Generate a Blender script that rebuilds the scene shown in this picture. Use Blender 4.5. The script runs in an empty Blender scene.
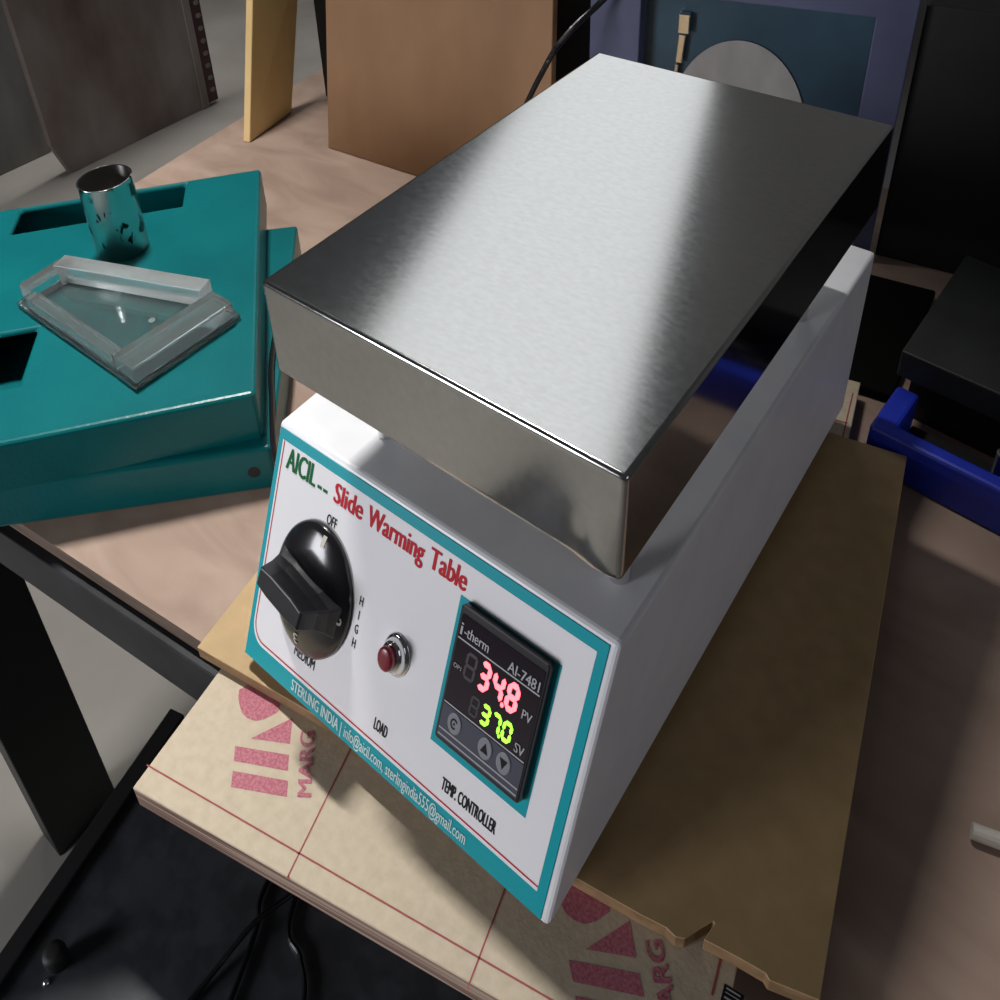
import bpy, bmesh, math, random
from mathutils import Vector, Matrix

SC = bpy.context.scene
COL = SC.collection
random.seed(4)

# ------------------------------------------------------------------ camera
cam_d = bpy.data.cameras.new('camera')
cam = bpy.data.objects.new('camera', cam_d)
COL.objects.link(cam)
cam.matrix_world = Matrix(((0.77205, -0.265382, 0.577504, 0.378497),
                           (0.632736, 0.406526, -0.659077, -0.190912),
                           (-0.059863, 0.874248, 0.481775, 0.619341),
                           (0, 0, 0, 1)))
cam_d.sensor_width = 36.0
cam_d.lens = 36.0 * 922.2026 / 1000.0
cam_d.shift_x = 0.064342
cam_d.shift_y = -0.368927
cam_d.clip_start = 0.02
SC.camera = cam

# ------------------------------------------------------------------ light
SC.view_settings.view_transform = 'Standard'
SC.view_settings.look = 'None'
SC.view_settings.gamma = 1.0
SC.view_settings.exposure = 0.0
SC.view_settings.use_curve_mapping = False

world = bpy.data.worlds.new('workshop_air')
SC.world = world
world.use_nodes = True
world.node_tree.nodes['Background'].inputs[0].default_value = (0.88, 0.92, 1.0, 1)
world.node_tree.nodes['Background'].inputs[1].default_value = 0.040


def area(name, loc, target, sx, sy, power, color=(1, 1, 1), axis=(1, 0, 0), spread=180):
    d = bpy.data.lights.new(name, 'AREA')
    d.shape = 'RECTANGLE'
    d.size, d.size_y = sx, sy
    d.energy = power
    d.color = color
    d.spread = math.radians(spread)
    o = bpy.data.objects.new(name, d)
    COL.objects.link(o)
    o.location = loc
    z = (Vector(loc) - Vector(target)).normalized()
    x = (Vector(axis) - z * z.dot(Vector(axis))).normalized()
    o.rotation_euler = Matrix((x, z.cross(x), z)).transposed().to_euler()
    return o


# main fluorescent fitting hanging over the bench, to the left of the warmer, its reflector turned to the left
area('bench_tube_light', (-0.67, 0.41, 2.3), (-0.60, -0.35, 0.0), 0.30, 0.06, 14, (1.0, 0.985, 0.95), (1, 0, 0), 66)
# added fill over the floor at the far left; its source is unseen
area('far_tube_light', (-2.6, 1.5, 2.6), (-2.6, 1.5, 0.0), 1.2, 0.2, 16, (1.0, 0.97, 0.95), (0, 1, 0), 75)
# soft light added at the front left to brighten the control panel
area('doorway_light', (-1.25, -2.7, 0.52), (0.15, 0.1, 0.1), 0.9, 1.3, 62, (0.94, 0.95, 1.0))
# weak made-up fill on the right, brightens the side of the housing
area('side_window_light', (2.6, 0.2, 0.6), (0.25, 0.2, 0.1), 1.2, 1.5, 5.2, (0.90, 0.92, 1.0))
# long bright roof-light band behind the bench, mirrored in the steel plate
area('roof_light_band', (-2.30, 4.47, 3.02), (-2.30, 4.47, 0.0), 1.28, 6.4, 32, (0.95, 0.975, 1.0), (0.947, 0.32, 0))

# ------------------------------------------------------------------ helpers
SX, SY, SZ = 0.000860, 0.000916, 0.001332      # layout unit -> metres, scaled unevenly: heights stretched to fit the squashed view


def P(p):
    return Vector((p[0] * SX, p[1] * SY, p[2] * SZ))


def set_tags(o, label=None, cat=None, group=None, kind=None):
    if label: o['label'] = label
    if cat: o['category'] = cat
    if group: o['group'] = group
    if kind: o['kind'] = kind
    return o


ROOT = {}


def thing(name, at, label, cat, group=None):
    o = bpy.data.objects.new(name, None)
    o.empty_display_size = 0.02
    COL.objects.link(o)
    o.location = P(at)
    ROOT[o.name] = P(at)
    return set_tags(o, label, cat, group)


def origin_of(o):
    while o is not None:
        if o.name in ROOT:
            return ROOT[o.name]
        o = o.parent
    return Vector((0, 0, 0))


def link_mesh(name, bm, mat, parent=None, at=None, smooth=False, bevel=0.0, seg=2, recalc=True, angle=35):
    """bm holds layout coordinates; they become metres relative to the thing's base."""
    for v in bm.verts:
        v.co = P(v.co)
    if recalc:
        bmesh.ops.recalc_face_normals(bm, faces=bm.faces[:])
    if bevel > 0:
        es = [e for e in bm.edges if len(e.link_faces) == 2 and e.calc_face_angle(0) > math.radians(angle)]
        if es:
            bmesh.ops.bevel(bm, geom=es, offset=bevel, segments=seg, profile=0.5, affect='EDGES', clamp_overlap=True)
    base = origin_of(parent) if parent is not None else (P(at) if at is not None else Vector((0, 0, 0)))
    for v in bm.verts:
        v.co -= base
    me = bpy.data.meshes.new(name)
    bm.to_mesh(me)
    bm.free()
    mats = mat if isinstance(mat, (list, tuple)) else [mat]
    for m in mats:
        me.materials.append(m)
    if smooth:
        for p in me.polygons:
            p.use_smooth = True
    o = bpy.data.objects.new(name, me)
    COL.objects.link(o)
    if parent is not None:
        o.parent = parent
    else:
        o.location = base
        ROOT[o.name] = base
    return o


def solid(bm, bottom, top, mi=0):
    """closed prism between two matching rings"""
    a = [bm.verts.new(Vector(p)) for p in bottom]
    b = [bm.verts.new(Vector(p)) for p in top]
    n = len(a)
    fs = [bm.faces.new(a[::-1]), bm.faces.new(b)]
    for i in range(n):
        fs.append(bm.faces.new((a[i], a[(i + 1) % n], b[(i + 1) % n], b[i])))
    for f in fs:
        f.material_index = mi
    return bm


def slab(bm, poly, z0, z1, mi=0):
    return solid(bm, [(x, y, z0) for x, y in poly], [(x, y, z1) for x, y in poly], mi)


def box(bm, x0, x1, y0, y1, z0, z1, mi=0):
    return slab(bm, [(x0, y0), (x1, y0), (x1, y1), (x0, y1)], z0, z1, mi)


def ring(n, r, fn, n0=0.0):
    return [fn(r * math.cos(2 * math.pi * i / n + n0), r * math.sin(2 * math.pi * i / n + n0)) for i in range(n)]


def lathe(bm, prof, fn, n=48, close_top=True, close_bottom=True, mi=0):
    """prof = [(r, h)], fn(a, b, h) -> layout point"""
    rows = []
    for r, h in prof:
        rows.append([bm.verts.new(Vector(fn(r * math.cos(2 * math.pi * i / n), r * math.sin(2 * math.pi * i / n), h))) for i in range(n)])
    for k in range(len(rows) - 1):
        for i in range(n):
            f = bm.faces.new((rows[k][i], rows[k][(i + 1) % n], rows[k + 1][(i + 1) % n], rows[k + 1][i]))
            f.material_index = mi
    if close_bottom:
        bm.faces.new(rows[0][::-1]).material_index = mi
    if close_top:
        bm.faces.new(rows[-1]).material_index = mi
    return bm


def tube_mesh(bm, pts, r, n=10):
    """tube along a smooth curve through layout points (r in layout mm)"""
    pts = [Vector(p) for p in pts]
    dense = []
    m = len(pts)
    for i in range(m - 1):
        p0, p1, p2, p3 = pts[max(i - 1, 0)], pts[i], pts[i + 1], pts[min(i + 2, m - 1)]
        for k in range(8):
            t = k / 8
            dense.append(0.5 * ((2 * p1) + (p2 - p0) * t + (2 * p0 - 5 * p1 + 4 * p2 - p3) * t * t + (3 * p1 - p0 - 3 * p2 + p3) * t ** 3))
    dense.append(pts[-1])
    rows = []
    up = Vector((0.3, 0.2, 0.93))
    for i, p in enumerate(dense):
        d = (dense[min(i + 1, len(dense) - 1)] - dense[max(i - 1, 0)]).normalized()
        a = d.cross(up)
        if a.length < 0.05:
            a = d.cross(Vector((1, 0, 0)))
        a.normalize()
        b = d.cross(a).normalized()
        rows.append([bm.verts.new(p + (a * math.cos(2 * math.pi * j / n) + b * math.sin(2 * math.pi * j / n)) * r) for j in range(n)])
    for k in range(len(rows) - 1):
        for j in range(n):
            bm.faces.new((rows[k][j], rows[k][(j + 1) % n], rows[k + 1][(j + 1) % n], rows[k + 1][j]))
    bm.faces.new(rows[0][::-1])
    bm.faces.new(rows[-1])
    return bm


_FONT = {}


def glyph_mesh(text, bold=0.0):
    key = (text, bold)
    if key not in _FONT:
        cu = bpy.data.curves.new('lettering', 'FONT')
        cu.body = text
        cu.size = 1.0
        cu.offset = bold
        cu.resolution_u = 3
        cu.fill_mode = 'FRONT'
        o = bpy.data.objects.new('lettering_source', cu)
        COL.objects.link(o)
        bpy.context.view_layer.update()
        dg = bpy.context.evaluated_depsgraph_get()
        me = bpy.data.meshes.new_from_object(o.evaluated_get(dg))
        vs = [v.co.copy() for v in me.vertices]
        fs = [tuple(p.vertices) for p in me.polygons]
        bpy.data.objects.remove(o)
        bpy.data.curves.remove(cu)
        bpy.data.meshes.remove(me)
        _FONT[key] = (vs, fs)
    return _FONT[key]


CAP = max(v.y for v in glyph_mesh('H')[0])


def text_into(bm, text, fn, x0, y0, w, cap, bold=0.0, mi=0, slant=0.0):
    """text whose cap height is cap and full width is w, left end x0, baseline y0; fn(x, y) -> layout point;
    bold thickens the strokes sideways by that fraction of the cap height"""
    if bold:
        k = bold * cap
        o = Vector(fn(x0, y0))
        nrm = (Vector(fn(x0 + 1, y0)) - o).cross(Vector(fn(x0, y0 + 1)) - o).normalized()
        for i, dx in enumerate((-k, -k / 3, k / 3, k)):
            text_into(bm, text, lambda x, y: Vector(fn(x, y)) + nrm * 0.05 * i, x0 + k + dx, y0, w - 2 * k, cap, 0.0, mi, slant)
        return bm
    vs, fs = glyph_mesh(text, bold)
    xa, xb = min(v.x for v in vs), max(v.x for v in vs)
    out = []
    for v in vs:
        y = v.y / CAP * cap
        out.append(bm.verts.new(Vector(fn(x0 + (v.x - xa) / (xb - xa) * w + slant * y, y0 + y))))
    for f in fs:
        try:
            bm.faces.new([out[i] for i in f]).material_index = mi
        except ValueError:
            pass
    return bm


# ------------------------------------------------------------------ materials
def mat(name, color, rough=0.5, metal=0.0, coat=0.0, spec=0.5):
    m = bpy.data.materials.new(name)
    m.use_nodes = True
    b = m.node_tree.nodes['Principled BSDF']
    b.inputs['Base Color'].default_value = (*color, 1)
    b.inputs['Roughness'].default_value = rough
    b.inputs['Metallic'].default_value = metal
    b.inputs['Coat Weight'].default_value = coat
    b.inputs['Coat Roughness'].default_value = 0.08
    b.inputs['Specular IOR Level'].default_value = spec
    return m


def mottle(m, c0, c1, scale=(20, 20, 20), detail=6, lo=0.35, hi=0.65, bump=0.0, bscale=None, bdist=0.001, rough=None, dist=0.0):
    nt = m.node_tree
    b = nt.nodes['Principled BSDF']
    tc = nt.nodes.new('ShaderNodeTexCoord')
    mp = nt.nodes.new('ShaderNodeMapping')
    mp.inputs['Scale'].default_value = scale
    nz = nt.nodes.new('ShaderNodeTexNoise')
    nz.inputs['Scale'].default_value = 1.0
    nz.inputs['Detail'].default_value = detail
    nz.inputs['Distortion'].default_value = dist
    cr = nt.nodes.new('ShaderNodeValToRGB')
    cr.color_ramp.elements[0].position = lo
    cr.color_ramp.elements[1].position = hi
    cr.color_ramp.elements[0].color = (*c0, 1)
    cr.color_ramp.elements[1].color = (*c1, 1)
    nt.links.new(tc.outputs['Object'], mp.inputs[0])
    nt.links.new(mp.outputs[0], nz.inputs['Vector'])
    nt.links.new(nz.outputs['Fac'], cr.inputs[0])
    nt.links.new(cr.outputs[0], b.inputs['Base Color'])
    if rough:
        mr = nt.nodes.new('ShaderNodeMapRange')
        mr.inputs['To Min'].default_value = rough[0]
        mr.inputs['To Max'].default_value = rough[1]
        nt.links.new(nz.outputs['Fac'], mr.inputs['Value'])
        nt.links.new(mr.outputs[0], b.inputs['Roughness'])
    if bump:
        n2 = nt.nodes.new('ShaderNodeTexNoise')
        mp2 = nt.nodes.new('ShaderNodeMapping')
        mp2.inputs['Scale'].default_value = bscale or scale
        n2.inputs['Scale'].default_value = 1.0
        n2.inputs['Detail'].default_value = 3
        bp = nt.nodes.new('ShaderNodeBump')
        bp.inputs['Strength'].default_value = bump
        bp.inputs['Distance'].default_value = bdist
        nt.links.new(tc.outputs['Object'], mp2.inputs[0])
        nt.links.new(mp2.outputs[0], n2.inputs['Vector'])
        nt.links.new(n2.outputs['Fac'], bp.inputs['Height'])
        nt.links.new(bp.outputs[0], b.inputs['Normal'])
    return m


def emit(name, color, strength):
    m = mat(name, color, 0.4)
    b = m.node_tree.nodes['Principled BSDF']
    b.inputs['Emission Color'].default_value = (*color, 1)
    b.inputs['Emission Strength'].default_value = strength
    return m


M = {}
M['steel'] = mottle(mat('brushed_steel', (0.6, 0.6, 0.58), 0.25, 1.0), (0.50, 0.50, 0.485), (0.55, 0.55, 0.54),
                    (220, 420, 160), 6, 0.3, 0.7, 0.03, (900, 1500, 500), 0.0001, (0.10, 0.145))
M['white'] = mottle(mat('white_powder_coat', (0.78, 0.78, 0.80), 0.35), (0.76, 0.76, 0.79), (0.80, 0.80, 0.82), (30, 30, 30),
                    3, 0.4, 0.6, 0.15, (900, 900, 700), 0.0002)
M['teal_print'] = mat('teal_print', (0.0, 0.34, 0.40), 0.35, 0, 0, 0.3)
M['white_print'] = mat('white_print', (0.85, 0.84, 0.86), 0.35, 0, 0, 0.3)
M['red_print'] = mat('red_print', (0.55, 0.015, 0.03), 0.5, 0, 0, 0.15)
M['green_print'] = mat('green_print', (0.0, 0.13, 0.035), 0.5, 0, 0, 0.15)
M['black_print'] = mat('black_print', (0.012, 0.012, 0.014), 0.5, 0, 0, 0.15)
M['pale_print'] = mat('pale_print', (0.62, 0.80, 0.80), 0.5, 0, 0, 0.15)
M['grey_print'] = mat('grey_print', (0.42, 0.42, 0.44), 0.4)
M['bakelite'] = mat('black_bakelite', (0.010, 0.010, 0.012), 0.20, 0, 0.2)
M['bakelite_matt'] = mat('satin_bakelite', (0.010, 0.010, 0.012), 0.34, 0, 0, 0.4)
M['casing'] = mat('controller_casing', (0.013, 0.012, 0.016), 0.32)
M['fascia'] = mat('controller_fascia', (0.020, 0.014, 0.020), 0.12)
M['band'] = mat('grey_key_band', (0.060, 0.062, 0.090), 0.35)
M['key'] = mat('grey_rubber_key', (0.22, 0.22, 0.25), 0.5)
M['dead_segment'] = mat('unlit_segment', (0.045, 0.035, 0.040), 0.4)
M['red_led'] = emit('red_led_segment', (1.0, 0.075, 0.09), 5.5)
M['green_led'] = emit('green_led_segment', (0.24, 1.0, 0.035), 2.6)
M['chrome'] = mat('chrome', (0.75, 0.75, 0.74), 0.09, 1.0)
M['worn_chrome'] = mottle(mat('worn_chrome', (0.75, 0.75, 0.74), 0.10, 1.0), (0.02, 0.02, 0.02), (0.72, 0.74, 0.72), (95, 95, 60), 3,
                          0.36, 0.39, 0, None, 0, (0.30, 0.17), 0.5)
M['sooty'] = mat('sooty_steel', (0.03, 0.028, 0.026), 0.3, 0.6)  # darker metal for the inner faces of the cup
M['ruby'] = mat('ruby_lens', (0.20, 0.006, 0.020), 0.35, 0, 0.2)
M['teal_paint'] = mottle(mat('teal_enamel', (0.0, 0.16, 0.16), 0.30, 0, 0, 0.28), (0.001, 0.098, 0.108), (0.002, 0.120, 0.130), (9, 9, 9),
                         3, 0.35, 0.65, 0.35, (260, 260, 180), 0.0006)
M['bench'] = mottle(mat('worn_ply_bench', (0.37, 0.27, 0.22), 0.7), (0.27, 0.182, 0.138), (0.38, 0.272, 0.212), (9, 22, 9), 9,
                    0.32, 0.68, 0.2, (120, 120, 120), 0.0008, None, 0.8)
M['bench_edge'] = mottle(mat('bench_ply_edge', (0.12, 0.08, 0.06), 0.8), (0.06, 0.04, 0.03), (0.20, 0.14, 0.10), (10, 10, 700), 4)
M['kraft'] = mottle(mat('kraft_faced_ply', (0.5, 0.4, 0.28), 0.65), (0.45, 0.37, 0.265), (0.53, 0.44, 0.325), (140, 140, 140), 8,
                    0.3, 0.7, 0.35, (420, 420, 300), 0.0006)
M['ply_edge'] = mottle(mat('ply_edge', (0.3, 0.2, 0.15), 0.8), (0.15, 0.075, 0.055), (0.46, 0.34, 0.26), (6, 6, 460), 2, 0.40, 0.60)
M['stamp'] = mottle(mat('red_stamp_ink', (0.4, 0.1, 0.15), 0.7), (0.37, 0.085, 0.13), (0.47, 0.17, 0.20), (600, 600, 600), 4, 0.4, 0.62)
M['grid_line'] = mat('red_grid_ink', (0.30, 0.06, 0.06), 0.7)
M['mdf'] = mottle(mat('mdf_board', (0.4, 0.3, 0.17), 0.6), (0.38, 0.250, 0.112), (0.45, 0.300, 0.142), (60, 60, 60), 7, 0.3, 0.7)
M['mdf_edge'] = mottle(mat('mdf_edge', (0.22, 0.13, 0.06), 0.8), (0.20, 0.115, 0.05), (0.30, 0.18, 0.09), (60, 60, 90), 4)
M['tan'] = mottle(mat('tan_hardboard', (0.3, 0.17, 0.09), 0.65), (0.235, 0.120, 0.052), (0.29, 0.152, 0.069), (12, 12, 5), 6)
M['pine'] = mottle(mat('pale_board', (0.45, 0.3, 0.12), 0.6), (0.66, 0.44, 0.17), (0.76, 0.53, 0.23), (14, 14, 4), 6)
M['black'] = mat('black_enamel', (0.010, 0.010, 0.011), 0.5)
M['black_sheet'] = mottle(mat('black_satin_sheet', (0.016, 0.017, 0.020), 0.34), (0.030, 0.032, 0.038), (0.045, 0.048, 0.056), (40, 40, 40),
                          4, 0.4, 0.6, 0.1, (700, 700, 500), 0.0002)
M['rail'] = mottle(mat('dark_grey_rail', (0.03, 0.03, 0.035), 0.5, 0, 0, 0.25), (0.010, 0.010, 0.012), (0.020, 0.021, 0.025), (30, 30, 30), 5)
M['rubber'] = mat('black_rubber', (0.008, 0.008, 0.008), 0.6)
M['soot_black'] = mat('soot_black', (0.004, 0.0035, 0.003), 0.9, 0, 0, 0.1)  # near black that paints the shade lying on the bench
M['cable'] = mat('cable_sheath', (0.008, 0.008, 0.010), 0.28)
M['slate'] = mottle(mat('slate_blue_enamel', (0.10, 0.11, 0.2), 0.45), (0.068, 0.078, 0.145), (0.092, 0.102, 0.180), (12, 12, 12), 4)
M['window_back'] = mottle(mat('dusty_blue_panel', (0.02, 0.05, 0.08), 0.35), (0.018, 0.035, 0.055), (0.03, 0.075, 0.11), (8, 8, 8), 4)
M['disc'] = mottle(mat('grey_paper', (0.3, 0.28, 0.27), 0.7), (0.27, 0.255, 0.245), (0.33, 0.31, 0.30), (40, 40, 14), 5)
M['blue'] = mottle(mat('royal_blue_enamel', (0.02, 0.04, 0.5), 0.35), (0.012, 0.030, 0.42), (0.020, 0.045, 0.52), (20, 20, 20), 3)
M['concrete'] = mottle(mat('concrete', (0.3, 0.27, 0.25), 0.8), (0.19, 0.175, 0.155), (0.25, 0.235, 0.21), (3, 3, 3), 9, 0.3, 0.7)
M['old_ply'] = mottle(mat('old_brown_sheet', (0.14, 0.11, 0.10), 0.75), (0.115, 0.075, 0.058), (0.25, 0.21, 0.19), (3.5, 3.5, 1.6), 8, 0.36, 0.64)
M['old_grey'] = mottle(mat('old_grey_sheet', (0.16, 0.15, 0.14), 0.75), (0.10, 0.095, 0.085), (0.23, 0.22, 0.205), (4, 5, 1.6), 8, 0.3, 0.7)
M['oxide'] = mat('red_oxide_steel', (0.055, 0.018, 0.018), 0.6)
M['wall'] = mottle(mat('grey_wall', (0.2, 0.19, 0.18), 0.8), (0.17, 0.16, 0.155), (0.22, 0.21, 0.20), (2, 2, 2), 5)
M['aged_white'] = mat('aged_white_plastic', (0.50, 0.46, 0.40), 0.5)
M['bare_metal'] = mat('bare_metal', (0.72, 0.72, 0.72), 0.18, 1.0)

g = bpy.data.materials.new('clear_acrylic')
g.use_nodes = True
gb = g.node_tree.nodes['Principled BSDF']
gb.inputs['Base Color'].default_value = (0.97, 1.0, 0.99, 1)
gb.inputs['Roughness'].default_value = 0.02
gb.inputs['IOR'].default_value = 1.47
gb.inputs['Transmission Weight'].default_value = 0.97
M['acrylic'] = g
g2 = g.copy()
g2.name = 'saw_cut_acrylic'
g2.node_tree.nodes['Principled BSDF'].inputs['Roughness'].default_value = 0.32
g2.node_tree.nodes['Principled BSDF'].inputs['Transmission Weight'].default_value = 0.90
M['acrylic_rough'] = g2
g3 = g.copy()
g3.name = 'scratched_acrylic'
g3.node_tree.nodes['Principled BSDF'].inputs['Transmission Weight'].default_value = 0.95
g3.node_tree.nodes['Principled BSDF'].inputs['Roughness'].default_value = 0.08
M['acrylic_scratched'] = g3

ZY, ZM, ZB, ZF = -8.0, -17.0, -33.0, -783.0     # tops of the thin board, ply sheet, bench and floor


def rotpt(c, deg):
    a = math.radians(deg)
    u = (math.cos(a), math.sin(a))
    v = (-math.sin(a), math.cos(a))
    return lambda s, t: (c[0] + s * u[0] + t * v[0], c[1] + s * u[1] + t * v[1])


# ------------------------------------------------------------------ setting
bm = bmesh.new()
box(bm, -7000, 5000, -4000, 7000, ZF - 40, ZF)
set_tags(link_mesh('floor', bm, M['concrete']), kind='structure')
bm = bmesh.new()
box(bm, -400, 5000, 1700, 1760, ZF, 1500)
set_tags(link_mesh('wall_back', bm, M['wall']), kind='structure')

# ------------------------------------------------------------------ workbench
B = rotpt((-76.0, -1.5), 7.2)        # s along the front edge, t towards the back
wb = thing('workbench', (-76, -1.5, ZF), 'brown plywood topped workbench with dark steel frame carrying everything', 'workbench')
bm = bmesh.new()
slab(bm, [B(-655, 0), B(900, 0), B(900, 960), B(-655, 960)], ZB - 13, ZB)
o = link_mesh('bench_top', bm, [M['bench'], M['bench_edge']], wb)
for p in o.data.polygons:
    if abs(p.normal.z) < 0.5:
        p.material_index = 1
bm = bmesh.new()
slab(bm, [B(-660, -10), B(905, -10), B(905, 40), B(-660, 40)], ZB - 58, ZB - 13.4)
link_mesh('front_rail', bm, M['rail'], wb, bevel=0.0015)
bm = bmesh.new()
slab(bm, [B(-660, 41), B(-610, 41), B(-610, 950), B(-660, 950)], ZB - 58, ZB - 13.4)
link_mesh('side_rail', bm, M['rail'], wb, bevel=0.0015)
for s0, t0 in ((-700, 10), (800, 10), (-700, 860), (800, 860)):
    bm = bmesh.new()
    q = B(s0, t0)
    w, d = 60, 116
    slab(bm, [(q[0] - 60 + 60, q[1]), (q[0] + w, q[1]), (q[0] + w, q[1] + d), (q[0], q[1] + d)], ZF, ZB - 58.5)
    link_mesh('leg', bm, M['black'], wb, bevel=0.002)

# ------------------------------------------------------------------ ply sheet with stamps
bm = bmesh.new()
MB = rotpt((-2.0, -104.0), 10.9)
mpoly = [(-2, -104), (484, 4), (360, 590), (-128, 490)]
mpoly = [(-2, -104), (405, -9), (291, 579), (-118, 484)]
slab(bm, mpoly, ZB + 0.3, ZM)
ply = thing('plywood_sheet', (140, 240, ZB), 'pale kraft faced plywood sheet with red stamps, overhanging the bench edge', 'plywood sheet')
o = link_mesh('board', bm, [M['kraft'], M['ply_edge']], ply, bevel=0.0006, seg=1)
for p in o.data.polygons:
    if abs(p.normal.z) < 0.5:
        p.material_index = 1
zs = ZM + 0.12


def flat(bm, poly, z=zs, mi=0):
    bm.faces.new([bm.verts.new(Vector((x, y, z))) for x, y in poly])


stamp = {'bar': [[(36.6, -41.6), (74.7, -21.7), (82.4, -29.3), (44.4, -48.6)],
                 [(49.2, -53.3), (87.5, -33.7), (94.9, -41.0), (56.6, -60.9)]],
         'tri': [(42.2, -31.1), (69.4, -16.2), (56.8, -2.6)],
         'bowl': [(5.7, -13.5), (10.5, -18.0), (16.8, -21.3), (22.5, -23.4), (27.9, -23.3), (32.5, -22.0), (35.3, -20.7), (39.9, -15.6),
                  (44.1, -6.3), (38, 4), (28, 12), (12, 3)]}
for off in ((0, 0), (270.4, 44.6)):
    bm = bmesh.new()
    def T(poly):
        return [(x + off[0], y + off[1]) for x, y in poly]
    for q in stamp['bar']:
        flat(bm, T(q))
    flat(bm, T(stamp['tri']))
    flat(bm, T(stamp['bowl']))
    ux, uy = -0.700, 0.690
    vx, vy = -0.80, -0.55
    text_into(bm, 'MARG', lambda x, y: (109.6 + off[0] + x * ux + y * vx, -30.9 + off[1] + x * uy + y * vy, zs), 0, 0, 45.5, 10.6, 0.06)
    link_mesh('stamp', bm, M['stamp'], ply, recalc=False)
bm = bmesh.new()


def pline(bm, a, b, w=1.1):
    a, b = Vector((*a, 0)), Vector((*b, 0))
    d = (b - a).normalized()
    n = Vector((-d.y, d.x, 0)) * w * 0.5
    flat(bm, [tuple((a - n).xy), tuple((b - n).xy), tuple((b + n).xy), tuple((a + n).xy)])


pline(bm, (-6.6, -88.8), (395, 0.5))
pline(bm, (131.9, -72), (-8, 420))
pline(bm, (132, -71.5), (129.9 + 2.5, -73.5))
pline(bm, (265.2, -45.4), (152, 470))
pline(bm, (132.0, -72.0), (134.5, -72.5))
pline(bm, (289.5, 560), (385, 40), 1.4)
pline(bm, (-105, 420), (299, 517), 1.4)
link_mesh('grid_line', bm, M['grid_line'], ply, recalc=False)
bm = bmesh.new()
LB = rotpt((388.6, 49.5), -81)
flat(bm, [LB(0, 0), LB(17, 0), LB(17, 12), LB(0, 12)], ZM + 0.1)
lab = link_mesh('barcode_label', bm, M['black_print'], ply, recalc=False)
bm = bmesh.new()
for i, w in enumerate((0.8, 0.5, 1.0, 0.4, 0.8, 0.5, 0.9)):
    s = 1.2 + i * 2.2
    flat(bm, [LB(s, 1.5), LB(s + w, 1.5), LB(s + w, 10), LB(s, 10)], ZM + 0.2)
link_mesh('barcode_lines', bm, M['grey_print'], lab, recalc=False)

# ------------------------------------------------------------------ thin MDF board
bm = bmesh.new()
mdf_poly = [(-42.1, -15.6), (60, 2.2), (140, 14.6), (230, 28), (291, 36.0), (333.1, 43.8), (349, 47.5), (356, 47.0), (361, 49.5), (366, 59),
            (371, 67.5), (372.2, 66.8), (370.5, 56), (391, 60.4), (407, 63.2), (410, 61.5), (437, 70.2),
            (360.3, 495.1), (-121, 407)]
slab(bm, mdf_poly, ZM + 0.5, ZY)
o = link_mesh('fibreboard', bm, [M['mdf'], M['mdf_edge']], None, (150, 240, ZM), bevel=0.0004, seg=1)
for p in o.data.polygons:
    if abs(p.normal.z) < 0.5:
        p.material_index = 1
set_tags(o, 'thin brown fibreboard with a torn notch lying under the slide warmer', 'board')

# ------------------------------------------------------------------ slide warmer
BW, BD, BH, YF = 293.6, 509.0, 125.6, 72.5
PLEN = 145.04
su = Vector((0, 0.499714, 0.866191))
pn = Vector((0, -0.866191, 0.499714))


def pp(s, t, n=0.0):
    return Vector((s, 0, 0)) + su * t + pn * n


sw = thing('slide_warmer', (147, 255, ZY), 'white slide warming table with brushed steel top and sloping teal bordered control panel', 'slide warmer')
bm = bmesh.new()
prof = [(0, 0), (YF, BH), (BD, BH), (BD, 0)]
solid(bm, [(0, y, z) for y, z in prof], [(BW, y, z) for y, z in prof])
link_mesh('housing', bm, M['white'], sw, bevel=0.0030, seg=3)
for fx, fy in ((22, 22), (272, 22), (22, 487), (272, 487)):
    bm = bmesh.new()
    lathe(bm, [(9, ZY + 0.1), (10, ZY + 2), (10, -0.1)], lambda a, b, h: (fx + a, fy + b, h), 24)
    link_mesh('foot', bm, M['rubber'], sw, smooth=False)

# top plate (folded steel tray)
TX0, TX1, TY0, TY1, TZ0, TZ1 = 42.7, 302.7, 50.5, 439.4, 185.2, 234.5
bm = bmesh.new()
NX, NZ = 60, 14


def dent(x, z):
    r2 = ((x - 289) / 17.0) ** 2 + ((z - 193) / 20.0) ** 2
    return -2.6 * math.exp(-r2 * 1.3)


grid = [[bm.verts.new(Vector((TX0 + (TX1 - TX0) * i / NX, TY0 + (dent(TX0 + (TX1 - TX0) * i / NX, TZ0 + (TZ1 - TZ0) * k / NZ) if 0 < i < NX and k < NZ else 0),
                              TZ0 + (TZ1 - TZ0) * k / NZ))) for i in range(NX + 1)] for k in range(NZ + 1)]
for k in range(NZ):
    for i in range(NX):
        bm.faces.new((grid[k][i], grid[k][i + 1], grid[k + 1][i + 1], grid[k + 1][i]))
c = [bm.verts.new(Vector(p)) for p in ((TX0, TY1, TZ0), (TX1, TY1, TZ0), (TX1, TY1, TZ1), (TX0, TY1, TZ1))]
bm.faces.new(grid[NZ] + [c[2], c[3]])                           # top
bm.faces.new([grid[k][NX] for k in range(NZ + 1)][::-1] + [c[1], c[2]][::1])   # right side
bm.faces.new([grid[k][0] for k in range(NZ + 1)] + [c[3], c[0]])
bm.faces.new((c[0], c[3], c[2], c[1]))
bm.faces.new(grid[0][::-1] + [c[0], c[1]])
plate = link_mesh('warming_plate', bm, M['steel'], sw, bevel=0.0024, seg=4, angle=50)
for p in plate.data.polygons:
    p.use_smooth = p.area < 0.002
bm = bmesh.new()
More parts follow.
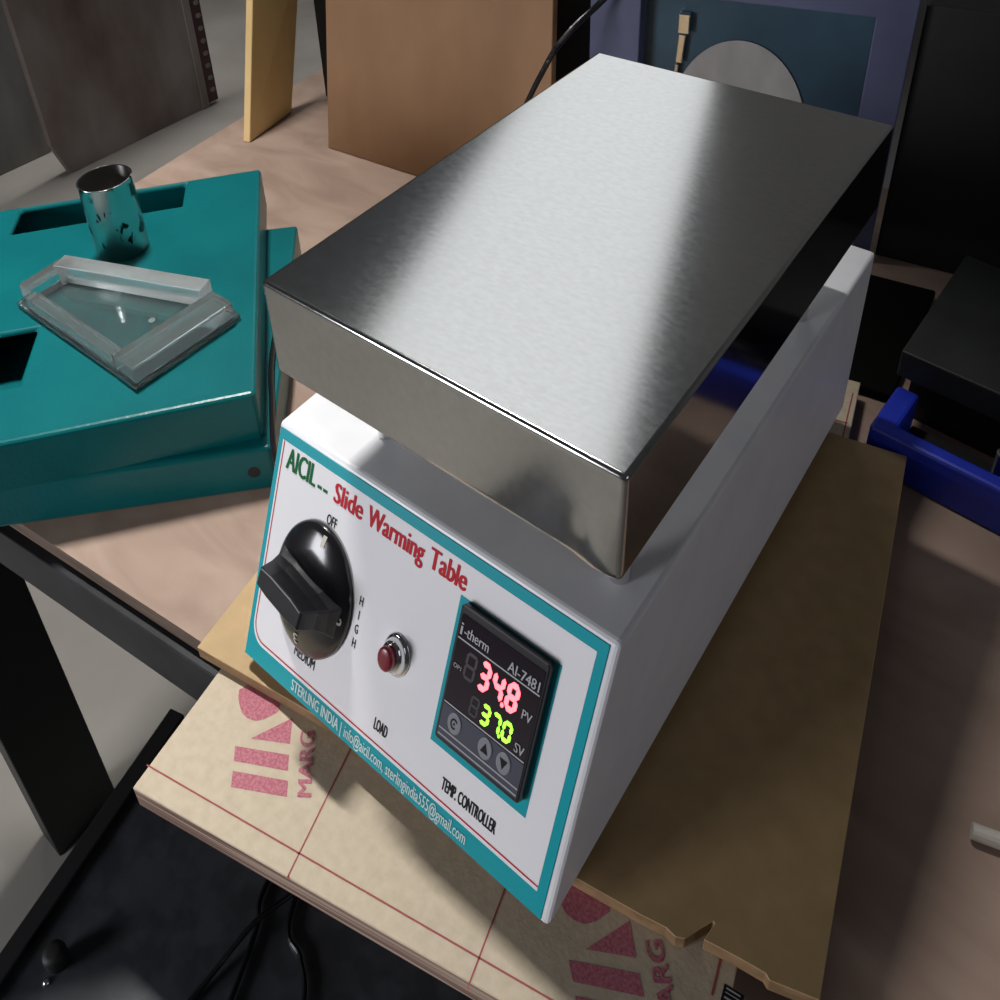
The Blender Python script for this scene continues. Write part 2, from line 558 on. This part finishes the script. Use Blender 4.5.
lathe(bm, [(1.8, 0.05), (1.8, 0.5), (0.6, 0.8)], lambda a, b, h: (297.5 + a, TY0 - h, 193.5 + b * 0.65), 16)
link_mesh('rivet_hole', bm, M['black'], plate)
for x in (75, 270):
    for y in (110, 390):
        bm = bmesh.new()
        lathe(bm, [(7, BH + 0.05), (7, TZ0 - 0.05)], lambda a, b, h: (x + a, y + b, h), 20)
        link_mesh('standoff', bm, M['bare_metal'], sw)


# printed face plate
def rrect(s0, t0, s1, t1, r, corners=(1, 1, 1, 1), n=7):
    out = []
    for (cx, cy, a0), on in zip(((s0 + r, t0 + r, 180), (s1 - r, t0 + r, 270), (s1 - r, t1 - r, 0), (s0 + r, t1 - r, 90)), corners):
        if on:
            out += [(cx + r * math.cos(math.radians(a0 + 90 * k / n)), cy + r * math.sin(math.radians(a0 + 90 * k / n))) for k in range(n + 1)]
        else:
            out.append((cx + (r if a0 in (270, 0) else -r), cy + (r if a0 in (0, 90) else -r)))
    return out


def plate_on_panel(bm, poly, n0, n1, mi=0):
    return solid(bm, [pp(s, t, n0) for s, t in poly], [pp(s, t, n1) for s, t in poly], mi)


def pf(n):
    return lambda x, y: pp(x, y, n)


bm = bmesh.new()
plate_on_panel(bm, [(2.6, 1.6), (287.6, 1.6), (287.6, 142.6), (2.6, 142.6)], 0.1, 0.6)
face = link_mesh('face_plate', bm, M['teal_print'], sw, bevel=0.0003, seg=1)
bm = bmesh.new()
inner = rrect(7.2, 13.2, 281.0, 136.6, 13, (1, 0, 0, 0))
plate_on_panel(bm, inner, 0.6, 0.75)
link_mesh('white_field', bm, M['white_print'], face)
bm = bmesh.new()
outl = rrect(9.2, 15.6, 281.0, 136.6, 11.5, (1, 0, 0, 0))
path = [(281.0, 15.6)] + []
left = [(9.2, 136.6)] + [q for q in outl[:8]] + [(281.0, 15.6)]
w = 0.9
for i in range(len(left) - 1):
    a, b = Vector(left[i]), Vector(left[i + 1])
    d = (b - a).normalized()
    nn = Vector((-d.y, d.x)) * w * 0.5
    bm.faces.new([bm.verts.new(pp(*v, 0.9)) for v in (a - nn, b - nn, b + nn, a + nn)])
link_mesh('red_border', bm, M['red_print'], face, recalc=False)


def lettering(name, items, m, n, parent, bold=0.0):
    bm = bmesh.new()
    for (t, s, tt, w, cap, *rest) in items:
        text_into(bm, t, pf(n), s, tt, w, cap, rest[0] if rest else bold)
    return link_mesh(name, bm, m, parent, recalc=False)


lettering('maker_lettering', [('AICIL', 14.2, 122.6, 32.0, 12.0)], M['green_print'], 0.9, face, 0.055)
bm = bmesh.new()
for s in (48.5, 54.4):
    bm.faces.new([bm.verts.new(pp(*q, 0.9)) for q in ((s, 123.6), (s + 4.6, 123.6), (s + 4.6, 125.4), (s, 125.4))])
link_mesh('dashes', bm, M['green_print'], face, recalc=False)
lettering('title_lettering', [('Slide', 65.2, 122.4, 29.0, 10.6), ('Warming', 98.6, 122.6, 52.5, 10.6), ('Table', 155.5, 123.0, 31.8, 10.6)], M['red_print'], 0.9, face, 0.06)
lettering('contact_lettering', [('STERLING INDIA', 56.4, 4.6, 51.0, 6.6, 0.04), ('|', 109.3, 4.6, 0.8, 6.6), ('info@aicil.com, sterlingindia555@gmail.com', 113.2, 4.6, 113, 6.6, 0.025)],
          M['pale_print'], 0.9, face)
lettering('lamp_lettering', [('LOAD', 137.5, 22.6, 12.6, 6.6)], M['black_print'], 0.9, face, 0.045)
lettering('controller_lettering', [('TEMP. CONTROLLER', 199.9, 21.9, 45.2, 6.7)], M['black_print'], 0.9, face, 0.045)
lettering('off_lettering', [('OFF', 62.6, 108.6, 10.2, 5.6)], M['black_print'], 0.9, face, 0.035)
lettering('high_lettering', [('H', 105.4, 79.6, 3.4, 5.0), ('I', 106.6, 71.4, 0.9, 5.0), ('G', 105.4, 63.4, 3.4, 5.0), ('H', 105.4, 55.2, 3.4, 5.0)],
          M['black_print'], 0.9, face, 0.035)
lettering('medium_lettering', [('MEDIUM', 53.5, 25.4, 22.0, 6.0)], M['black_print'], 0.9, face, 0.035)
bm = bmesh.new()
plate_on_panel(bm, [(184.6, 41.6), (262.5, 41.6), (262.5, 120.6), (184.6, 120.6)], 0.76, 0.95)
link_mesh('teal_surround', bm, M['teal_print'], face)

# rotary switch
KC = (62.5, 69.0)
dial = None
bm = bmesh.new()
lathe(bm, [(38.5, 1.0), (38.5, 3.0), (37.2, 4.6), (34, 6.4), (28, 8.4), (20, 10.0), (11, 11.0), (3, 11.4)],
      lambda a, b, h: pp(KC[0] + a, KC[1] + b, h), 72)
dial = link_mesh('selector_dial', bm, M['bakelite'], sw, smooth=True)
KA = math.radians(-9)


def kp(s, t, n):
    return pp(KC[0] + s * math.cos(KA) - t * math.sin(KA), KC[1] + s * math.sin(KA) + t * math.cos(KA), n)


bm = bmesh.new()
secs = [(5.2, 33.0, 12.5), (9, 31.5, 10.8), (14, 29.0, 8.8), (22, 26.0, 7.4), (30, 24.0, 6.9), (35, 22.6, 6.6)]
rows = []
for n, L, w in secs:
    rows.append([bm.verts.new(kp(*q, n)) for q in ((-L, -w * 0.82), (-L * 0.5, -w), (L * 0.5, -w), (L, -w * 0.82), (L, w * 0.82), (L * 0.5, w), (-L * 0.5, w), (-L, w * 0.82))])
for k in range(len(rows) - 1):
    for i in range(8):
        bm.faces.new((rows[k][i], rows[k][(i + 1) % 8], rows[k + 1][(i + 1) % 8], rows[k + 1][i]))
bm.faces.new(rows[0][::-1])
bm.faces.new(rows[-1])
grip = link_mesh('dial_grip', bm, M['bakelite_matt'], dial, bevel=0.0012, seg=3, angle=32)
DPROF = [(0, 11.4), (11, 11.0), (20, 10.0), (28, 8.4), (34, 6.4), (37.2, 4.6), (38.5, 3.0)]


def on_dial(a, t):
    r = math.hypot(a - KC[0], t - KC[1])
    for (r0, h0), (r1, h1) in zip(DPROF, DPROF[1:]):
        if r <= r1:
            return pp(a, t, h0 + (h1 - h0) * (r - r0) / (r1 - r0) + 0.5)
    return pp(a, t, 3.6)


for ch, fn, wd in (('1', lambda x, y: on_dial(67.5 + x, 97.6 + y), 3.4), ('2', lambda x, y: on_dial(91.0 + y, 68.0 - x), 5.0),
                   ('3', lambda x, y: on_dial(61.5 - x, 42.5 - y), 4.4)):
    bm = bmesh.new()
    text_into(bm, ch, fn, 0, 0, wd, 6.4, 0.04)
    link_mesh('dial_numeral', bm, M['aged_white'], dial, recalc=False)

# pilot lamp
LC = (145.2, 69.2)
bm = bmesh.new()
lathe(bm, [(11.6, 0.9), (11.6, 1.7), (10.2, 2.4), (9.6, 2.6), (9.4, 5.5), (8.2, 8.0), (7.0, 9.0), (6.6, 9.0)],
      lambda a, b, h: pp(LC[0] + a, LC[1] + b, h), 40)
pilot = link_mesh('pilot_lamp', bm, M['chrome'], sw, smooth=True)
bm = bmesh.new()
lathe(bm, [(6.6, 9.1), (6.6, 13.0), (6.1, 13.9), (5.0, 14.4), (2.4, 14.7), (0.6, 14.7)], lambda a, b, h: pp(LC[0] + a, LC[1] + b, h), 32)
link_mesh('red_lens', bm, M['ruby'], pilot, smooth=True)

# temperature controller
bm = bmesh.new()
plate_on_panel(bm, rrect(190.2, 48.2, 258.8, 120.0, 2.5), 1.0, 7.0)
ctl = link_mesh('temperature_controller', bm, M['casing'], sw, bevel=0.0012, seg=2, angle=50)
bm = bmesh.new()
plate_on_panel(bm, rrect(192.4, 50.4, 256.6, 115.8, 1.2), 7.0, 7.25)
link_mesh('display_fascia', bm, M['fascia'], ctl)
bm = bmesh.new()
plate_on_panel(bm, [(192.6, 50.6), (256.4, 50.6), (256.4, 68.3), (192.6, 68.3)], 7.25, 7.4)
link_mesh('key_band', bm, M['band'], ctl)
for t in (103.2, 69.0, 54.9, 51.6):
    bm = bmesh.new()
    bm.faces.new([bm.verts.new(pp(*q, 7.55)) for q in ((193, t), (256, t), (256, t + 0.75), (193, t + 0.75))])
    link_mesh('fascia_line', bm, M['grey_print'], ctl, recalc=False)
bm = bmesh.new()
for (t, s, tt, w, cap) in (('i', 193.6, 105.6, 1.9, 6.4), ('-therm', 196.8, 105.9, 19.5, 5.2), ('AI-7481', 231.5, 104.8, 23.5, 5.0),
                           ('OP1', 194.0, 88.5, 6.2, 2.2), ('PV', 247.6, 88.4, 7.2, 4.6), ('SV', 247.6, 71.4, 7.2, 4.6)):
    text_into(bm, t, pf(7.6), s, tt, w, cap, 0.03)
link_mesh('fascia_lettering', bm, M['grey_print'], ctl, recalc=False)

SEG = {'0': 'abcdef', '3': 'abgcd', '4': 'fgbc', '7': 'abc', '8': 'abcdefg'}


def digit(bm, ch, s0, t0, w, h, th, n, slant=0.10):
    m = h / 2
    gap = th * 0.02
    k = th / 2

    def hseg(y):
        return [(k + gap, y), (k + gap + k, y + k), (w - k - gap - k, y + k), (w - k - gap, y), (w - k - gap - k, y - k), (k + gap + k, y - k)]

    def vseg(x, y0, y1):
        return [(x, y0 + gap), (x + k, y0 + gap + k), (x + k, y1 - gap - k), (x, y1 - gap), (x - k, y1 - gap - k), (x - k, y0 + gap + k)]
    shapes = {'a': hseg(h - k), 'g': hseg(m), 'd': hseg(k), 'f': vseg(k, m, h - k), 'b': vseg(w - k, m, h - k), 'e': vseg(k, k, m), 'c': vseg(w - k, k, m)}
    for sname in SEG[ch]:
        poly = [(s0 + x + y * slant, t0 + y) for x, y in shapes[sname]]
        solid(bm, [pp(*q, n) for q in poly], [pp(*q, n + 0.12) for q in poly])
    return bm


for ch, s in (('3', 212.2), ('4', 223.0), ('8', 233.9)):
    bm = bmesh.new()
    digit(bm, ch, s, 86.4, 9.2, 15.2, 3.0, 7.3, 0.05)
    if ch == '4':
        lathe(bm, [(1.25, 7.3), (1.25, 7.42)], lambda a, b, h: pp(233.2 + a, 87.4 + b, h), 12)
    link_mesh('red_digit', bm, M['red_led'], ctl)
for ch, s in (('3', 219.6), ('7', 228.0), ('0', 236.5)):
    bm = bmesh.new()
    digit(bm, ch, s, 71.6, 7.4, 10.8, 2.1, 7.3, 0.05)
    if ch == '7':
        lathe(bm, [(0.95, 7.3), (0.95, 7.42)], lambda a, b, h: pp(235.8 + a, 72.4 + b, h), 12)
    link_mesh('green_digit', bm, M['green_led'], ctl)
for s, t, w, h, th in ((201.6, 86.4, 8.6, 14.0, 1.7), (211.2, 71.6, 6.8, 10.4, 1.3)):
    bm = bmesh.new()
    digit(bm, '8', s, t, w, h, th, 7.28, 0.05)
    link_mesh('unlit_digit', bm, M['dead_segment'], ctl)
for i, (s, t) in enumerate(((203.9, 62.0), (228.8, 62.0), (243.2, 62.0))):
    bm = bmesh.new()
    lathe(bm, [(5.4, 7.4), (5.4, 7.8), (4.8, 8.1)], lambda a, b, h: pp(s + a, t + b, h), 32)
    key = link_mesh('key', bm, M['key'], ctl)
    bm = bmesh.new()
    if i == 0:
        for k in range(9):
            a0, a1 = math.radians(30 + k * 30), math.radians(60 + k * 30)
            bm.faces.new([bm.verts.new(pp(s + r * math.cos(a), t + r * math.sin(a), 8.25)) for r, a in ((1.9, a0), (2.9, a0), (2.9, a1), (1.9, a1))])
        bm.faces.new([bm.verts.new(pp(s + x, t + y, 8.25)) for x, y in ((-0.8, -0.6), (0.9, -0.6), (0.1, 1.2))])
    else:
        d = 1 if i == 1 else -1
        bm.faces.new([bm.verts.new(pp(s + x, t + y * d, 8.25)) for x, y in ((-3, -2.2), (3, -2.2), (0, 3.0))])
    link_mesh('key_symbol', bm, M['black_print'], ctl, recalc=False)

# ------------------------------------------------------------------ green equipment bases
def frame2(c, deg1):
    """u runs along the front edge towards the left, v towards the back"""
    a = math.radians(deg1)
    u = Vector((math.cos(a), math.sin(a)))
    v = Vector((math.sin(a), -math.cos(a)))
    return lambda p, q: tuple(Vector(c) + u * p + v * q)


G2 = frame2((-136, 145), 225.0)
gl = thing('green_metal_base', (-450, 150, ZB), 'lower teal green metal base lying directly on the bench, round hole at its corner', 'metal base')
bm = bmesh.new()
slab(bm, [G2(0, 0), G2(460, 0), G2(460, 381), G2(0, 381)], ZB + 0.2, 5)
link_mesh('case', bm, M['teal_paint'], gl, bevel=0.004, seg=3)
bm = bmesh.new()
hc = G2(22, 0)
hn = Vector((math.cos(math.radians(315)), math.sin(math.radians(315)), 0))
hu = Vector((math.cos(math.radians(225)), math.sin(math.radians(225)), 0))
lathe(bm, [(6, 0.1), (6, 0.35)], lambda a, b, h: Vector((hc[0], hc[1], -15)) + hu * a + Vector((0, 0, 1)) * b * 0.8 + hn * h, 28)
link_mesh('cable_hole', bm, M['black'], gl)

G1 = frame2((-152, 149), 230.0)
gu = thing('green_metal_base', (-450, 200, 5), 'upper teal green metal base with rectangular slots in its top, holding the acrylic frame', 'metal base')
bm = bmesh.new()
us = [0, 99, 232, 306, 400, 480]
vs_ = [0, 78, 164, 365, 419, 428]
hz0, hz1, thk = 5.3, 44.0, 3.0
Vv = {}


def gv(i, j, z):
    k = (i, j, z)
    if k not in Vv:
        Vv[k] = bm.verts.new(Vector((*G1(us[i], vs_[j]), z)))
    return Vv[k]


solidcell = lambda i, j: 0 <= i < 5 and 0 <= j < 5 and not ((j == 3 and i in (1, 2)) or (j == 1 and i in (2, 3)))
for i in range(5):
    for j in range(5):
        if solidcell(i, j):
            bm.faces.new((gv(i, j, hz1), gv(i + 1, j, hz1), gv(i + 1, j + 1, hz1), gv(i, j + 1, hz1)))
            for (a, b, ni, nj) in (((i, j), (i + 1, j), i, j - 1), ((i + 1, j), (i + 1, j + 1), i + 1, j), ((i + 1, j + 1), (i, j + 1), i, j + 1), ((i, j + 1), (i, j), i - 1, j)):
                if not solidcell(ni, nj):
                    inside = 0 <= ni < 5 and 0 <= nj < 5
                    zb_ = hz1 - thk if inside else hz0
                    bm.faces.new((gv(*a, hz1), gv(*b, hz1), gv(*b, zb_), gv(*a, zb_)))
bmesh.ops.recalc_face_normals(bm, faces=bm.faces[:])
bm.faces.new([bm.verts.new(Vector((*G1(*q), hz0))) for q in ((0, 0), (480, 0), (480, 428), (0, 428))])
o = link_mesh('case', bm, M['teal_paint'], gu, bevel=0.0045, seg=3, recalc=False, angle=80)

# chrome cup
CX, CY = -477, 212
cup = bmesh.new()
lathe(cup, [(1, 44.3), (28.5, 44.3), (30, 45.5), (30, 109.3), (30.6, 109.9), (29.6, 110.3), (28.4, 109.6), (28.4, 50), (1, 49)],
      lambda a, b, h: (CX + a, CY + b, h), 64)
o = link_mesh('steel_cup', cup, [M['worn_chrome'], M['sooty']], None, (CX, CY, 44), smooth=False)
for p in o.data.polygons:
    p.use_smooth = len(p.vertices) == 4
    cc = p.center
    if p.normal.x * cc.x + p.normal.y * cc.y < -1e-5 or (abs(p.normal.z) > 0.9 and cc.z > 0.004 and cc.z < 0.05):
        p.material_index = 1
set_tags(o, 'small chromed open cylinder with worn spots standing on green metal base', 'cup')

# acrylic frame
ac = thing('acrylic_frame', (-370, 140, 44), 'clear acrylic five sided frame with raised glued strips on the green base', 'acrylic frame')
out = [(-252, 84), (-250, 210), (-316, 217), (-486, 146), (-479, 82)]
bm = bmesh.new()
slab(bm, out, 44.4, 49.0)
link_mesh('base_plate', bm, M['acrylic'], ac, bevel=0.0010, seg=1)


def strip(a, b, w, z0, z1, name, m, bev=0.0008):
    a, b = Vector(a), Vector(b)
    d = (b - a).normalized()
    n = Vector((-d.y, d.x)) * w
    bm = bmesh.new()
    slab(bm, [tuple(a), tuple(b), tuple(b + n), tuple(a + n)], z0, z1)
    link_mesh(name, bm, m, ac, bevel=bev, seg=2)


strip((-253, 86), (-251.5, 204), 34, 49.2, 62, 'side_strip', M['acrylic_scratched'])
strip((-300, 213), (-481, 147), 20, 49.2, 64, 'back_strip', M['acrylic_rough'])
strip((-484, 143), (-478.5, 90), 22, 49.2, 62, 'end_strip', M['acrylic_scratched'])
strip((-455, 84), (-290, 86), 13, 49.2, 60, 'front_strip', M['acrylic_scratched'])
bm = bmesh.new()
lathe(bm, [(3.5, 49.1), (3.5, 49.5)], lambda a, b, h: (-322 + a, 150 + b, h), 20)
link_mesh('glue_spot', bm, M['acrylic_rough'], ac)

# thin cable between green bases and the warmer
bm = bmesh.new()
tube_mesh(bm, [(-306, 312, 8.4), (-269, 266, 8.4), (-224, 219, 8.4), (-173, 177, 8.6), (-138, 149, 9.0), (-126, 140, 4), (-121, 138, -10), (-118, 144, -26), (-112, 170, -29.6), (-98, 220, -29.8)], 2.9)
set_tags(link_mesh('power_cable', bm, M['cable'], None, (-200, 200, ZB)), 'thin black cable trailing over the right edge of the green bases', 'cable')

# ------------------------------------------------------------------ boards behind
def leaning(name, a, b, ta, tb, ext, thick, m, label, cat, back=(0, 1)):
    a, b, ta, tb = map(Vector, (a, b, ta, tb))
    A2, B2 = a + (ta - a) * ext, b + (tb - b) * ext
    n = Vector((*back, 0)).normalized() * thick
    bm = bmesh.new()
    solid(bm, [a, b, b + n, a + n], [A2, B2, B2 + n, A2 + n])
    o = link_mesh(name, bm, m, None, tuple((a + b) / 2), bevel=0.0008, seg=1)
    return set_tags(o, label, cat)


leaning('hardboard_panel', (-601, 644, -32.6), (-177, 674, -32.6), (-590, 671, 151), (-185, 698, 193), 1.22, 12, M['tan'],
        'large tan hardboard panel standing upright at the back of the bench', 'board', (-0.07, 1))
leaning('wooden_plank', (-730, 584, -32.6), (-754, 698, -32.6), (-733, 643, 136), (-742.5, 741, 110), 1.3, 14, M['pine'],
        'narrow pale yellow plank leaning at the left back corner of the bench', 'plank', (-1, -0.2))
bm = bmesh.new()
slab(bm, [(-745, 772), (-175, 800), (-175, 900), (-745, 880)], -32.6, 255)
set_tags(link_mesh('black_cabinet', bm, M['black'], None, (-460, 830, ZB), bevel=0.002), 'black cabinet standing behind the tan hardboard panel', 'cabinet')

# slate blue device behind the warmer
Fd = rotpt((223.0, 816.0), 11.5)
sd = thing('wall_apparatus', (40, 860, ZB), 'slate blue metal apparatus with a recessed dusty window holding a grey disc', 'apparatus')
fx = [-386, -318, -42, 0]
fz = [-32.6, -29, 186.5, 236]
bm = bmesh.new()
Vv = {}


def fv(i, k, d):
    key = (i, k, d)
    if key not in Vv:
        x, y = Fd(fx[i], d)
        Vv[key] = bm.verts.new(Vector((x, y, fz[k])))
    return Vv[key]


for i in range(3):
    for k in range(3):
        if (i, k) != (1, 1):
            bm.faces.new((fv(i, k, 0), fv(i + 1, k, 0), fv(i + 1, k + 1, 0), fv(i, k + 1, 0)))
for (a, b) in (((1, 1), (2, 1)), ((2, 1), (2, 2)), ((2, 2), (1, 2)), ((1, 2), (1, 1))):
    bm.faces.new((fv(*a, 0), fv(*b, 0), fv(*b, 24), fv(*a, 24)))
bm.faces.new((fv(1, 1, 24), fv(2, 1, 24), fv(2, 2, 24), fv(1, 2, 24)))
bmesh.ops.recalc_face_normals(bm, faces=bm.faces[:])
edge = [(0, 0), (1, 0), (2, 0), (3, 0), (3, 1), (3, 2), (3, 3), (2, 3), (1, 3), (0, 3), (0, 2), (0, 1)]
for a, b in zip(edge, edge[1:] + edge[:1]):
    bm.faces.new((fv(*a, 0), fv(*b, 0), fv(*b, 30), fv(*a, 30)))
bm.faces.new([fv(*e, 30) for e in edge])
case = link_mesh('case', bm, M['slate'], sd, bevel=0.0012, seg=2, angle=60)
bm = bmesh.new()
q = [Fd(-316, 23.2), Fd(-44, 23.2), Fd(-44, 23.9), Fd(-316, 23.9)]
slab(bm, q, -28, 185.5)
link_mesh('window_panel', bm, M['window_back'], sd)
bm = bmesh.new()
lathe(bm, [(89, 0), (89, 1.2)], lambda a, b, h: (*Fd(-190 + a, 22 - h), 61 + b * 0.98), 64)
link_mesh('grey_disc', bm, M['disc'], sd)
bm = bmesh.new()
cx, cz = -265, 128
def hook(s, z, d): return Vector((*Fd(s, d), z))
solid(bm, [hook(cx - 7, 168, 22), hook(cx + 8, 168, 22), hook(cx + 8, 168, 12), hook(cx - 7, 168, 12)],
      [hook(cx - 7, 150, 22), hook(cx + 8, 150, 22), hook(cx + 8, 150, 12), hook(cx - 7, 150, 12)])
solid(bm, [hook(cx - 6, 149, 22), hook(cx + 4, 149, 22), hook(cx + 4, 149, 14), hook(cx - 6, 149, 14)],
      [hook(cx - 8, 122, 22), hook(cx + 1, 122, 22), hook(cx + 1, 122, 14), hook(cx - 8, 122, 14)])
solid(bm, [hook(cx - 8, 121, 20), hook(cx - 3, 121, 20), hook(cx - 3, 121, 14), hook(cx - 8, 121, 14)],
      [hook(cx - 10, 100, 20), hook(cx - 6, 100, 20), hook(cx - 6, 100, 14), hook(cx - 10, 100, 14)])
link_mesh('metal_latch', bm, M['bare_metal'], sd, bevel=0.0012, seg=2)

bm = bmesh.new()
tube_mesh(bm, [(-100, 738, 205), (-129, 720, 179), (-146.6, 690, 163), (-156.5, 660, 147.6), (-171.9, 655, 126.7), (-183.2, 652, 110.6), (-197, 648, 88.7), (-212, 640, 62), (-222, 628, 25), (-222, 612, -10), (-205, 596, -28.6), (-160, 580, -29.2)], 3.4)
set_tags(link_mesh('hanging_cable', bm, M['cable'], None, (-200, 690, ZB)), 'black cable looping down beside the slate blue apparatus', 'cable')

# black cupboard at the back right
bm = bmesh.new()
slab(bm, [(226, 836), (900, 926), (880, 1010), (214, 925)], -32.6, 196)
set_tags(link_mesh('black_cupboard', bm, M['black'], None, (520, 930, ZB), bevel=0.002), 'wide black cupboard at the back right of the bench beside the apparatus', 'cupboard')

# low black sheet standing in for the shade in the gap
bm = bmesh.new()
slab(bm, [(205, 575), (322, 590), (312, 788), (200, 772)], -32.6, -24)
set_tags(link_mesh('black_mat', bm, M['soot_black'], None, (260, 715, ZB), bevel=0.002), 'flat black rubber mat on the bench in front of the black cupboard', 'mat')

# blue and black instrument on the right
bi = thing('bench_instrument', (450, 620, ZB), 'royal blue metal channel base carrying a black box at the right edge', 'instrument')
IB = rotpt((322.0, 498.0), -5.0)
bm = bmesh.new()
prof_l = [(0, 0), (30, 0), (30, 60), (0, 60)]
slab(bm, [IB(0, 0), IB(330, 0), IB(330, 16), IB(22, 16), IB(22, 68), IB(0, 68)], -32.6, 2)
link_mesh('blue_base', bm, M['blue'], bi, bevel=0.003, seg=2)
bm = bmesh.new()
slab(bm, [IB(22.3, 16.3), IB(330, 16.3), IB(330, 68), IB(22.3, 68)], -32.6, -26)
link_mesh('base_floor', bm, M['black'], bi)
bm = bmesh.new()
lathe(bm, [(6, -25.9), (6, 8)], lambda a, b, h: (*IB(108 + a, 34 + b), h), 24)
link_mesh('post', bm, M['bare_metal'], bi, smooth=False)
bm = bmesh.new()
slab(bm, [(324, 566), (640, 538), (640, 700), (336, 760)], 9, 30)
link_mesh('black_housing', bm, mottle(mat('dusty_black', (0.02, 0.021, 0.02), 0.55), (0.017, 0.018, 0.017), (0.026, 0.028, 0.026), (30, 30, 30)), bi, bevel=0.0015)
bm = bmesh.new()
slab(bm, [(336, 585), (640, 555), (640, 690), (340, 740)], -32.6, 8.8)
link_mesh('pedestal', bm, M['black'], bi)

# white stick
bm = bmesh.new()
tube_mesh(bm, [(487, 228, -27.6), (505, 233, -27.6), (560, 250, -27.6)], 4.6, 14)
set_tags(link_mesh('plastic_rod', bm, M['aged_white'], None, (520, 240, ZB)), 'short off white rod lying on the bare bench at far right', 'rod')

# ------------------------------------------------------------------ black chassis below the bench front
CB = rotpt((-393.0, 67.0), 14.4)
bc = thing('black_chassis', (0, -60, ZF), 'large black metal cabinet on the floor below the overhanging plywood sheet', 'cabinet')
bm = bmesh.new()
slab(bm, [CB(0, 0), CB(0, -700), CB(800, -700), CB(800, 0)], ZF + 0.5, -400)
link_mesh('case', bm, M['black_sheet'], bc, bevel=0.003)
bm = bmesh.new()
slab(bm, [CB(0.5, -0.5), CB(0.5, -699), CB(24, -699), CB(24, -0.5)], -399.8, -393)
link_mesh('edge_lip', bm, M['black'], bc, bevel=0.0015)
bm = bmesh.new()
lathe(bm, [(9.5, -399.9), (9.5, -396), (12.5, -394), (12.8, -385), (11.5, -381), (6, -380)], lambda a, b, h: (-262 + a, -174 + b, h), 32)
link_mesh('rubber_foot', bm, M['rubber'], bc, smooth=True)
for x, y in ((-257.5, -191.5), (-230, -196)):
    bm = bmesh.new()
    lathe(bm, [(4.2, -399.9), (4.2, -398.8), (3, -397.6), (1, -397.2)], lambda a, b, h: (x + a, y + b, h), 20)
    link_mesh('screw', bm, M['bare_metal'], bc, smooth=True)
for k, (pts, lab) in enumerate((([(-150, 120, -396), (-124, 10, -396), (-101, -21, -396), (-70, -90, -396), (-40, -180, -396)], 'leftmost of the thin black cables lying on the black cabinet'),
                                ([(-60, 130, -396), (-92, 24, -393), (-101, -22, -385), (-110, -95, -396), (-115, -190, -396)], 'middle thin black cable lying on the black cabinet, crossing the leftmost'),
                                ([(-130, 140, -396), (-79, 11, -396), (-40, -8, -396), (-8, -32, -396), (40, -110, -396)], 'right hand thin black cable lying on the black cabinet'))):
    bm = bmesh.new()
    tube_mesh(bm, pts, 3.0)
    set_tags(link_mesh('loose_cable', bm, M['cable'], None, (pts[1][0], pts[1][1], -400)), lab, 'cable')

# ------------------------------------------------------------------ sheets standing on the floor at the far left
def sheet(name, x, y0, y1, z1, th, m, label, cat):
    bm = bmesh.new()
    box(bm, x - th, x, y0, y1, ZF + 0.5, z1)
    return set_tags(link_mesh(name, bm, m, None, (x, (y0 + y1) / 2, ZF), bevel=0.002), label, cat)


ds = thing('brown_door_leaf', (-2940, 1540, ZF), 'old brown wooden door leaf standing on the concrete floor far left', 'door leaf')
bm = bmesh.new()
dl = [(1213, ZF + 0.5), (1862, ZF + 0.5), (1862, 700), (1135, 700), (1160, -270), (1169, -685)]
solid(bm, [(-2975, y, z) for y, z in dl], [(-2934, y, z) for y, z in dl])
link_mesh('panel', bm, M['old_ply'], ds)
bm = bmesh.new()
box(bm, -2960, -2925, 1862.5, 1895, ZF + 0.5, 700)
link_mesh('edge_strip', bm, M['old_ply'], ds)
bm = bmesh.new()
box(bm, -2955, -2928, 1895.5, 1948, ZF + 12, 700)
fr = link_mesh('perforated_angle', bm, M['oxide'], ds)
for i in range(16):
    bm = bmesh.new()
    z = ZF + 50 + i * 40
    lathe(bm, [(13, 0.2), (13, 2)], lambda a, b, h: (-2928 + h, 1928 + a, z + b * 0.6), 14)
    link_mesh('slot', bm, M['old_grey'], fr)
sheet('grey_panel', -3180, 700, 1262, 700, 30, M['old_grey'], 'grey weathered sheet standing on the floor at the far left edge', 'panel')
